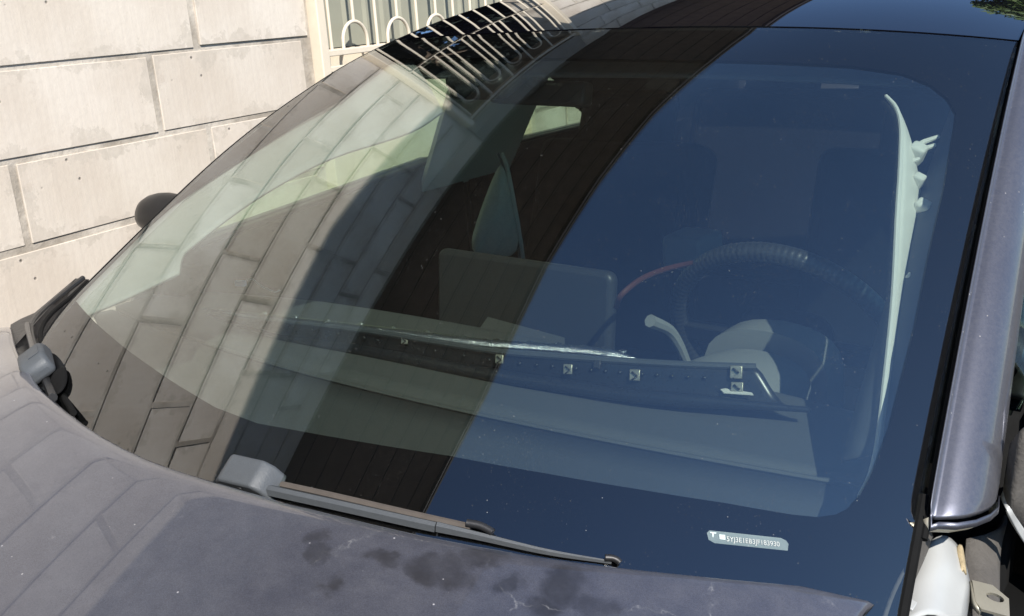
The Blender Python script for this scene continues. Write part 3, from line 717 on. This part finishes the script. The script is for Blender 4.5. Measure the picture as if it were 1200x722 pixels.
# seats
def cushion_box(name, c, s, m, parent, rot=None, crease=.25):
    o = box(name, c, s, m, parent, rot=rot, bevel=min(s)*.28); o.modifiers['b'].segments = 4; return o
for sx, lab in ((-1, 'black front seat beside the wall side window'), (1, 'black front seat behind the steering wheel')):
    rt = Matrix.Rotation(R(-20), 3, 'X')
    st_ = cushion_box('seat', (sx*.38, 1.62, .72), (.48, .13, .62), MAT['seat'], car, rt); st_['label'] = lab
    cushion_box('headrest', (sx*.39, 1.735, 1.04), (.25, .10, .20), MAT['seat'], st_, rt)
    cushion_box('seat_base', (sx*.37, 1.28, .47), (.52, .55, .16), MAT['seat'], st_)
bench = cushion_box('rear_bench', (0, 2.55, .75), (1.3, .16, .62), MAT['seat'], car, Matrix.Rotation(R(-22), 3, 'X'))
for x in (-.38, 0, .38): cushion_box('headrest', (x, 2.70, 1.06), (.24, .09, .12), MAT['seat'], bench, Matrix.Rotation(R(-22), 3, 'X'))
box('console_box', Vector(ax(812, 292, .05)), (.09, .10, .07), MAT['shroud'], car, bevel=.012)
# floor, doors, sills
box('cabin_floor', (0, 1.75, .28), (1.56, 2.6, .04), MAT['dark'], car)
box('rear_bulkhead', (0, 3.05, .62), (1.5, .06, .70), MAT['dark'], car)
SILL = lambda y: .935+.06*(y-.6)/.75 if y < 1.45 else .995
def side(sx, xx, y0, y1, name, m, lab, low=.30):
    ys = np.linspace(y0, y1, 24)
    o = grid(name, lambda y, t: (sx*(xx+.075*math.sin(min(t, 1)*math.pi*.62)), y, SILL(y)-t*(SILL(y)-low)), ys, np.linspace(0, 1, 12), m, car, flip=sx < 0, solid=.02)
    o['label'] = lab; return o
def door_shell(sx, y0, y1, lab):
    d = side(sx, .80, y0, y1, 'door', MAT['cleanpaint'], lab)
    ys = np.linspace(y0+.01, y1-.01, 12)
    grid('door_card', lambda y, t: (sx*(.755-.02*t), y, SILL(y)-.002-t*.62), ys, np.linspace(0, 1, 5), MAT['dark'], d, solid=.01)
    grid('sill_trim', lambda y, t: (sx*(.765+.03*t), y, SILL(y)+.002), ys, (0, 1), MAT['black'], d, solid=.008)
    return d
def topx(sx, y):   # inner edge of the roof rail above a door
    if sx < 0:
        yy = [OL(q)[1] for q in np.linspace(0, 2.4, 60)]; v = np.interp(y, yy, np.linspace(0, 2.4, 60)); return OL(v)
    v = np.interp(y, [S(1, q)[1] for q in np.linspace(0, 2.4, 60)], np.linspace(0, 2.4, 60)); p = pill(sx, v, 7); return p
def side_glass(sx, y0, y1, parent):
    ys = np.linspace(y0, y1, 14)
    def gp(y, t):
        top = topx(sx, y)
        bot = np.array([sx*.782, y, SILL(y)-.005]); top = np.array([top[0], y, max(top[2], bot[2]+.002)])
        q = bot*(1-t)+top*t; q[0] += sx*.012*math.sin(math.pi*t); return q
    return grid('side_window', gp, ys, np.linspace(0, 1, 8), MAT['sideglass'], parent, flip=sx < 0, solid=.004)
for sx, l1, l2 in ((-1, 'front door beside the block wall', 'rear door beside the block wall'), (1, 'driver door behind the open fender bay', 'rear door on the driver side')):
    d1 = door_shell(sx,   .557 if sx < 0 else .60, 1.50, l1); side_glass(sx, .60, 1.44, d1)
    d2 = door_shell(sx, 1.505, 2.55, l2); side_glass(sx, 1.56, 2.45, d2)
    # centre pillar trim, sunlight put into its pale inner colour
    ys = (1.36, 1.56 if sx > 0 else 1.66)
    q0 = [topx(sx, y)-np.array([sx*.02, 0, .012]) for y in ys]
    o = mesh('centre_pillar', [(sx*.752, 1.33, .93), (sx*.752, 1.52 if sx > 0 else 1.69, .93), q0[1], q0[0]], [(0, 1, 2, 3)], MAT['bpillar'], car, solid=.012, off=0); o['label'] = 'pale centre pillar trim between the doors'
    q1 = topx(sx, 2.4)
    mesh('rear_pillar', [(sx*.77, 2.45, .93), (sx*.72, 3.05, .98), (sx*.60, 2.95, 1.12), (q1[0], 2.38, q1[2])], [(0, 1, 2, 3)], MAT['cleanpaint'], car, solid=.03, off=0)
    side(sx, .80, 2.555, 3.35, 'rear_fender', MAT['cleanpaint'], 'rear fender panel')
grid('rear_window', lambda x, t: (x*(.60-.02*t), 2.30+.75*t, 1.375-.30*t-.04*x*x), np.linspace(-1, 1, 13), np.linspace(0, 1, 6), MAT['privacy'], car, solid=.005)
grid('trunk_lid', lambda x, t: (x*.72, 3.05+.5*t, 1.07-.08*t-.05*x*x), np.linspace(-1, 1, 13), np.linspace(0, 1, 4), MAT['cleanpaint'], car, solid=.01)
o = grid('front_fender', lambda y, t: (-.78-.08*math.sin(t*2), y, .82-.40*t), np.linspace(-1.0, .553, 20), np.linspace(0, 1, 8), MAT['paint'], car, solid=.01); o['label'] = 'front fender beside the wall'
mesh('cowl_corner', [az(*q) for q in [(12, 386, .915), (24, 379, .912), (40, 372, .91), (66, 350, .908), (88, 331, .912), (104, 332, .905), (62, 392, .90), (52, 420, .93), (30, 440, .96), (10, 420, .95)]], [tuple(range(10))], MAT['black'], car, solid=.008)
# headliner: pale band under the roof front and along the rails
grid('headliner', lambda u, v: SO(uA(u, v, .985), v, -.022-.012*min(1, max(0, v-.93)*6)), np.linspace(.02, 1, 33), [.955, .97, .985, 1.0, 1.03, 1.08, 1.12], MAT['trimgrey'], car, solid=.006)['label'] = 'pale headliner edge along the top of the windshield'
grid('shade_toned_header', lambda u, v: SO(uA(u, v, .95-.10*max(0, (.93-v)/.06)), v, -.030-.05*(.96-v)), np.linspace(.04, 1, 33), [.885, .90, .92, .94, .96], MAT['dash'], car, solid=.004)['label'] = 'headliner edge with shade put into its grey, under the top band of the windshield'  # darker grey than the headliner, so this edge looks out of the sun
for sx in (1,):
    vv_ = np.linspace(1.0, 2.3, 24)
    grid('rail_trim', lambda k, v: SO(sx*(.985-.075*k), v, -.024-.02*(1-k)), (0, .5, 1), vv_, MAT['trimgrey'], car, solid=.006)
# inner pillar trim still in place on the wall side
PT = [(211, 322), (215, 303), (228, 289), (290, 242), (350, 206), (400, 183), (480, 157), (520, 132)]
inn = spline([Vector(behind(*q, d)) for q, d in zip(PT, [.05, .05, .055, .06, .065, .07, .07, .06])], 30)
out_ = spline([Vector(SO(uE(v_)+.004, v_, -.007)) for v_ in (.11, .15, .20, .33, .48, .66, .90, 1.0)], 30)
pt = grid('pillar_trim', lambda i, t: (np.array(out_[int(i)])*(1-t)+np.array(inn[int(i)])*t) + np.array([.006*math.sin(math.pi*t), 0, 0]), range(31), np.linspace(0, 1, 8), MAT['trimgrey'], car, solid=.004)
pt['label'] = 'pale pillar trim in place on the wall side'
# bare metal of the driver pillar, its trim taken off
grid('pillar_metal', lambda k, v: SO(1-.012-.03*k, v, -.018-.05*k), (0, .35, .7, 1), np.linspace(.16, 1.0, 30), MAT['grey'], car, solid=.003)['label'] = 'bare inner metal of the driver pillar'
grid('window_blackout', lambda k, v: OL(v)+np.array([.012, 0, .004-(.075+.17*min(1, max(0, (v-1.35)/.25)))*k]), (0, .5, 1), np.linspace(1.12, 2.4, 24), MAT['dark'], car, solid=.006)  # dark strip added to block the bright wall behind the rear side window
# rear view mirror and camera housing
mc = Vector(ay(634, 110, .80)); 
L0 = Vector(ay(579, 107, .80)); R0 = Vector(ay(690, 111, .80)); mx_ = (R0-L0).normalized(); mu = Vector((0, .2, 1)); mu = (mu-mx_*mu.dot(mx_)).normalized()
rm = slab('rear_view_mirror', (L0+R0)/2, mx_, mu, rrect((R0-L0).length, .038, .008), .026, MAT['screen'], car, .005)
cu_ = Vector(SO(.0, .93, -.010)); box('camera_housing', SO(.0, .915, -.03), (.11, .15, .04), MAT['black'], car, bevel=.012, rot=Matrix.Rotation(R(22), 3, 'X'))
tube('mirror_stem', [SO(.02, .92, -.03), (L0+R0)/2+Vector((0, -.005, .01))], .009, MAT['black'], rm)
# door mirror on the wall side
mc = Vector(ax(199, 250, -.985))
secs = []
for t, k in ((-1, .35), (-.8, .75), (-.3, 1), (.3, .95), (.8, .7), (1, .4)):
    secs.append([mc+Vector((t*.088, .05*k*math.cos(a_)+.015*t, .052*k*math.sin(a_)*(1.15 if math.sin(a_) > 0 else .8)-.01)) for a_ in np.linspace(0, 2*math.pi, 17)[:-1]])
dm = loft('door_mirror', secs, MAT['glossblack'], car, smooth=True, sub=1); box('mirror_base', mc+Vector((.01, -.01, -.052)), (.12, .06, .012), MAT['grey'], dm, bevel=.005); dm['label'] = 'black door mirror cap on the wall side'
tube('mirror_foot', [mc+Vector((.08, -.01, -.03)), mc+Vector((.17, -.02, -.07))], .018, MAT['black'], dm)

# ---------------------------------------------------------------- open fender bay, driver side
def patch(name, pts, m, parent, th=.003, bevel=0, smooth=False):
    return mesh(name, [p for p in pts], [tuple(range(len(pts)))], m, parent, solid=th, off=0, smooth=smooth)
def strip(name, A_, B_, m, parent, n=16, th=.003, bow=0, bowdir=(0, 0, 1), rows=6):
    A2, B2 = spline(A_, n), spline(B_, n); bd = Vector(bowdir)
    return grid(name, lambda i, t: A2[int(i)]*(1-t)+B2[int(i)]*t+bd*bow*math.sin(math.pi*t), range(n+1), np.linspace(0, 1, rows), m, parent, solid=th, off=0)
ap = strip('apron_panel', [az(1078, 648, .835), az(1070, 675, .83), az(1058, 705, .825), az(1050, 740, .82)], [az(1128, 650, .80), az(1136, 685, .795), az(1133, 712, .79), az(1128, 745, .79)], MAT['apron'], car, bow=.020, rows=10)
ap['label'] = 'pale bare body apron in the open fender bay'
for q in ((1072, 652), (1062, 706)):
    c_ = Vector(az(*q, .842)); t_ = box('apron_tab', c_, (.016, .014, .003), MAT['apron'], ap, bevel=.001, rot=Matrix.Rotation(R(15), 3, 'Y'))
    box('tab_hole', c_+Vector((0, 0, .0016)), (.006, .004, .0012), MAT['rubber'], ap)
strip('cowl_seal', [Vector(onglass(*q, -.002)) for q in [(1088, 600), (1076, 640), (1050, 690), (1035, 730)]], [az(1092, 628, .845), az(1082, 655, .835), az(1066, 690, .83), az(1050, 735, .82)], MAT['liner'], ap, bow=-.006)
tube('edge_seal', [Vector(SO(1.004, v, -.002)) for v in np.linspace(.10, -.06, 20)], .006, MAT['rubber'], ap, n=8)
strip('body_foam', [az(1121, 646, .815), az(1119, 656, .813), az(1126, 672, .81)], [az(1128, 648, .812), az(1130, 660, .81), az(1131, 674, .806)], MAT['foam'], ap, bow=.008)
strip('felt_liner', [az(1132, 632, .81), az(1131, 660, .80), az(1138, 690, .795), az(1140, 740, .78)], [az(1172, 590, .80), az(1160, 625, .77), az(1152, 675, .75), az(1150, 740, .74)], MAT['liner'], ap, bow=.02, bowdir=(1, 0, 0))
def holed(name, outer_, hole, m, parent, th):
    bm = bmesh.new(); ed = []
    for loop in (outer_, hole):
        vs_ = [bm.verts.new(tuple(map(float, p))) for p in loop]; ed += [bm.edges.new((vs_[k], vs_[(k+1) % len(vs_)])) for k in range(len(vs_))]
    bmesh.ops.triangle_fill(bm, use_beauty=True, edges=ed); me = bpy.data.meshes.new(name); bm.to_mesh(me); bm.free()
    o = link(name, me, m, parent); md = o.modifiers.new('s', 'SOLIDIFY'); md.thickness = th; md.offset = 0; return o
def bz(px_): return .80-.01*(px_[1]-681)/43
BO = [(1139, 681), (1163, 687), (1182, 703), (1183, 724), (1150, 715), (1143, 706)]
HO = [(1166+10.5*math.cos(a_)+2.0*math.sin(a_), 701.5+2.6*math.cos(a_)+5.2*math.sin(a_)) for a_ in np.linspace(0, 2*math.pi, 17)[:-1]]
br = holed('fender_bracket', [az(*q, bz(q)) for q in BO], [az(*q, bz(q)) for q in HO], MAT['bracket'], car, .003)
br['label'] = 'bare zinc mounting bracket with a slotted hole'
strip('bracket_flange', [az(1139, 681, .80), az(1143, 706, .795), az(1150, 716, .79)], [az(1133, 690, .785), az(1138, 716, .78), az(1146, 726, .775)], MAT['bracket'], br)
# dark wheel housing below and behind
grid('wheel_housing', lambda t, y: (.62+.30*math.sin(t), y, .62+.10*math.cos(t)), np.linspace(0, 1.5, 8), np.linspace(-.75, .66, 10), MAT['rubber'], car, solid=.004)
box('bulkhead', (0, .56, .58), (1.5, .03, .50), MAT['rubber'], car)
for sx in (-1, 1): box('hinge_post', (sx*.73, .63 if sx > 0 else .60, .62), (.10, .05, .60), MAT['rubber'], car)
strip('door_edge', [ax(1177, 575, .79), ax(1184, 596, .80), ax(1194, 612, .805), ax(1215, 640, .82)], [ax(1174, 582, .788), ax(1180, 600, .798), ax(1190, 620, .803), ax(1212, 655, .818)], MAT['apron'], car)
strip('door_corner', [ax(1177, 575, .79), ax(1184, 597, .80), ax(1196, 616, .805), ax(1225, 650, .82)], [ax(1184, 520, .795), ax(1205, 500, .81), ax(1240, 520, .83), ax(1280, 560, .85)], MAT['liner'], car)

# ---------------------------------------------------------------- loose things in the car
# white pillar trim leaning inside the driver corner of the glass
E1 = [(1038, 112), (1050, 126), (1056, 150), (1055, 200), (1052, 250), (1047, 350), (1037, 450), (1029, 515), (1020, 555), (1007, 582)]
D1 = [.06, .062, .066, .07, .07, .062, .05, .042, .036, .03]
E2 = [(1041, 116), (1053, 136), (1070, 180), (1080, 230), (1077, 275), (1056, 355), (1041, 460), (1033, 520), (1023, 557), (1009, 583)]
D2 = [.075, .085, .11, .13, .12, .10, .075, .06, .05, .04]
a1 = spline([Vector(behind(*q, d)) for q, d in zip(E1, D1)], 60); a2 = spline([Vector(behind(*q, d)) for q, d in zip(E2, D2)], 60)
wt = empty('loose_pillar_trim', a1[-1]); tag(wt, 'white removed pillar trim with clips leaning inside the driver side glass', 'trim panel')
grid('panel', lambda i, t: a1[int(i)]*(1-t)+a2[int(i)]*t+Vector((.006, 0, -.004))*math.sin(math.pi*t), range(61), np.linspace(0, 1, 6), MAT['white'], wt, solid=.003)
tube('panel_edge', a1, [.0022+.0012*math.sin(math.pi*i/60) for i in range(61)], MAT['white'], wt, n=8)
for (q0, q1, d) in (((1066, 176), (1100, 160), .10), ((1066, 184), (1096, 170), .11), ((1060, 196), (1078, 186), .11), ((1078, 244), (1099, 239), .10), ((1078, 256), (1092, 258), .10), ((1066, 330), (1081, 320), .085), ((1064, 338), (1078, 336), .085)):
    A_, B_ = Vector(behind(*q0, d)), Vector(behind(*q1, d*.8))
    tube('clip_prong', [A_, A_.lerp(B_, .5)+Vector((0, 0, .002)), B_], [.0042, .0035, .0025], MAT['white'], wt, n=8)
for q, d, sc in (((1074, 180), .10, 1.0), ((1080, 246), .10, .95), ((1068, 330), .085, .75), ((1076, 212), .10, .7)):
    o = box('clip', Vector(behind(*q, d)), (.020*sc, .018*sc, .026*sc), MAT['white'], wt, bevel=.004*sc, rot=Matrix.Rotation(R(25), 3, 'Y') @ Matrix.Rotation(R(20), 3, 'X'))
for k in range(15):
    i = int((.20+k*.026)*60); A_ = a1[i].lerp(a2[i], .25); B_ = a2[min(60, i+2)]
    tw = (Vector(CAM)-A_).normalized()
    V, F = tubev([A_+tw*.001, A_.lerp(B_, .5)+tw*.006, B_+tw*.002], [.0013, .0017, .0012], 6); mesh('rib', V, F, MAT['white'], wt, smooth=True)
# dark channel-shaped trim lying on the dashboard
LOWQ = [(245, 367), (310, 386), (430, 409), (570, 436), (660, 450), (750, 462), (850, 470), (950, 478)]
UPQ = [(243, 364), (310, 374), (430, 388), (570, 410), (660, 418), (730, 423), (800, 427), (886, 430)]
lowp = spline([Vector(az(*q, .912)) for q in LOWQ], 60); upp = spline([Vector(az(*q, .944)) for q in UPQ], 60)
dt = empty('loose_dark_trim', lowp[30]); tag(dt, 'long dark channel trim strip with metal clips lying on the dashboard', 'trim strip')
def chan(i, t):
    A_, B_ = lowp[int(i)], upp[int(i)]; p = A_*(1-t)+B_*t; p = p.copy(); p.z -= .020*math.sin(math.pi*min(1, t*1.1))*min(1, i/20); return p
grid('channel', chan, range(61), np.linspace(0, 1, 9), MAT['trimblack'], dt, solid=.003)
tube('front_lip', [p+Vector((0, -.004, -.001)) for p in lowp], [.0025+.0065*min(1, i/14)*(1 if i < 48 else max(.15, (60-i)/12)) for i in range(61)], MAT['trimblack'], dt, n=10)
tube('rear_lip_highlight', [p for p in upp], [.0015+.003*min(1, i/20) for i in range(61)], MAT['grey'], dt, n=8)  # lighter grey paints the highlight along the channel's back edge
def onchan(q):
    return min(((i_, t_) for i_ in range(61) for t_ in np.linspace(.05, .95, 19)), key=lambda a_: float(np.sum((proj(chan(*a_))-np.array(q))**2)))
for q, s_ in (((485, 403), .75), ((588, 425), .85), ((668, 434), .9), ((700, 432), .7), ((749, 441), 1.0), ((862, 441), 1.1), ((862, 458), 1.1)):
    m_ = MAT['black'] if q[0] == 700 else MAT['clip']
    i_, t_ = onchan(q); c_ = chan(i_, t_)+Vector((.001, -.004, .005)); rz = Matrix.Rotation(R(20), 3, 'Z') @ Matrix.Rotation(R(-25), 3, 'X')
    cl = box('clip', c_, (.013*s_, .005*s_, .014*s_), m_, dt, bevel=.0010, rot=rz)
    if q[0] != 700:
        for a_, zz in ((35, .003), (-35, -.003)):
            box('clip_spring', c_+Vector((.001, -.0032*s_, zz*s_)), (.008*s_, .0016, .0022*s_), MAT['black'], dt, rot=rz @ Matrix.Rotation(R(a_), 3, 'Y'))
for k in range(26):
    i = 8+k*1.8; j = int(i); p = chan(j, .78)+Vector((0, -.002, .003)); box('tooth', p, (.004, .003, .003), MAT['trimblack'], dt)
mesh('tape', [az(844, 457, .919), az(850, 456, .919), az(881, 461, .919), az(883, 463.5, .919), az(848, 461, .919)], [(0, 1, 2, 3, 4)], MAT['white'], dt, solid=.001)
# polished strip behind it
CQ = [(238, 362), (310, 371), (390, 381), (470, 391), (560, 403), (640, 409), (700, 414), (745, 420)]
cp = spline([Vector(az(*q, .942)) for q in CQ], 60)
cs = empty('loose_chrome_strip', cp[0]); tag(cs, 'thin shiny silver strip lying behind the dark trim on the dashboard', 'trim strip')
def chk(i): return (.25+.75*min(1, i/30))*(1 if i < 54 else (60-i)/6+.12)
def chst(i, t):
    i = int(i); a_ = math.pi*t; k_ = chk(i); d_ = Vector((.25, -.95, 0))
    return cp[i]+d_*.010*k_*math.cos(a_)+Vector((0, 0, .0075*k_*math.sin(a_)))
grid('strip', chst, range(61), np.linspace(0, 1, 10), MAT['chrome'], cs, solid=.0012)
for i in range(8, 57, 4):
    c_ = chst(i, .95)+Vector((.001, .004, .001)); box('strip_tab', c_, (.009, .006, .004), MAT['chrome'], cs, bevel=.001, rot=Matrix.Rotation(R(-14), 3, 'Z'))
# cushion standing on the seat
K = [ax(588, 180, -.40), ax(594, 195, -.395), ax(602, 235, -.39), ax(609, 275, -.385), ax(614, 310, -.38), ax(540, 312, -.47), ax(555, 262, -.455), ax(573, 212, -.43)]
c_ = sum((Vector(k) for k in K), Vector())/8
cush = empty('cushion', (c_.x, c_.y, .86)); tag(cush, 'pale blue-green cloth cushion standing behind the screen', 'cushion')
V = [Vector(k) for k in K]; nrm = Vector((.55, -.75, .1)).normalized()
n8 = 8; VV = V+[c_+(v-c_)*.72+nrm*.022 for v in V]+[c_+nrm*.032]+[c_+(v-c_)*.72-nrm*.03 for v in V]+[c_-nrm*.04]
F = []
for i in range(8):
    j = (i+1) % 8; F += [(i, j, 8+j, 8+i), (8+i, 8+j, 16), (j, i, 17+i, 17+j), (17+j, 17+i, 25)]
mesh('cover', VV, F, MAT['cushion'], cush, smooth=True, sub=2)
tube('piping', spline([Vector(k)+nrm*.012+Vector((-.010, 0, 0)) for k in K[:5]], 20), .0028, MAT['stitch'], cush, n=6)
tube('piping', spline([Vector(k)*1.0+nrm*.004 for k in K[:5]], 20), .0050, MAT['cushion'], cush, n=6)
# red cable behind the screen
rc = tube('cable', spline([ax(722, 360, .22), ax(728, 346, .24), ax(750, 328, .25), ax(775, 317, .255), ax(802, 310, .26), ax(825, 306, .24)], 30), .0042, MAT['red'], None, n=8)
tag(rc, 'dull red cable curving between the screen and the steering wheel', 'cable')
# blue connector with white wire on the dash
bc = empty('connector', Vector(az(285, 331, .91))); tag(bc, 'tiny blue connector with a curl of white wire above the dashboard', 'connector')
box('plug', Vector(az(282, 332, .93)), (.020, .008, .010), MAT['blue'], bc, bevel=.0015, rot=Matrix.Rotation(R(20), 3, 'Z'))
tube('wire', spline([az(287, 329, .93), az(296, 327, .935), az(304, 334, .93), az(312, 338, .925), az(322, 342, .92), az(328, 340, .92)], 24), .0013, MAT['wire'], bc, n=6)
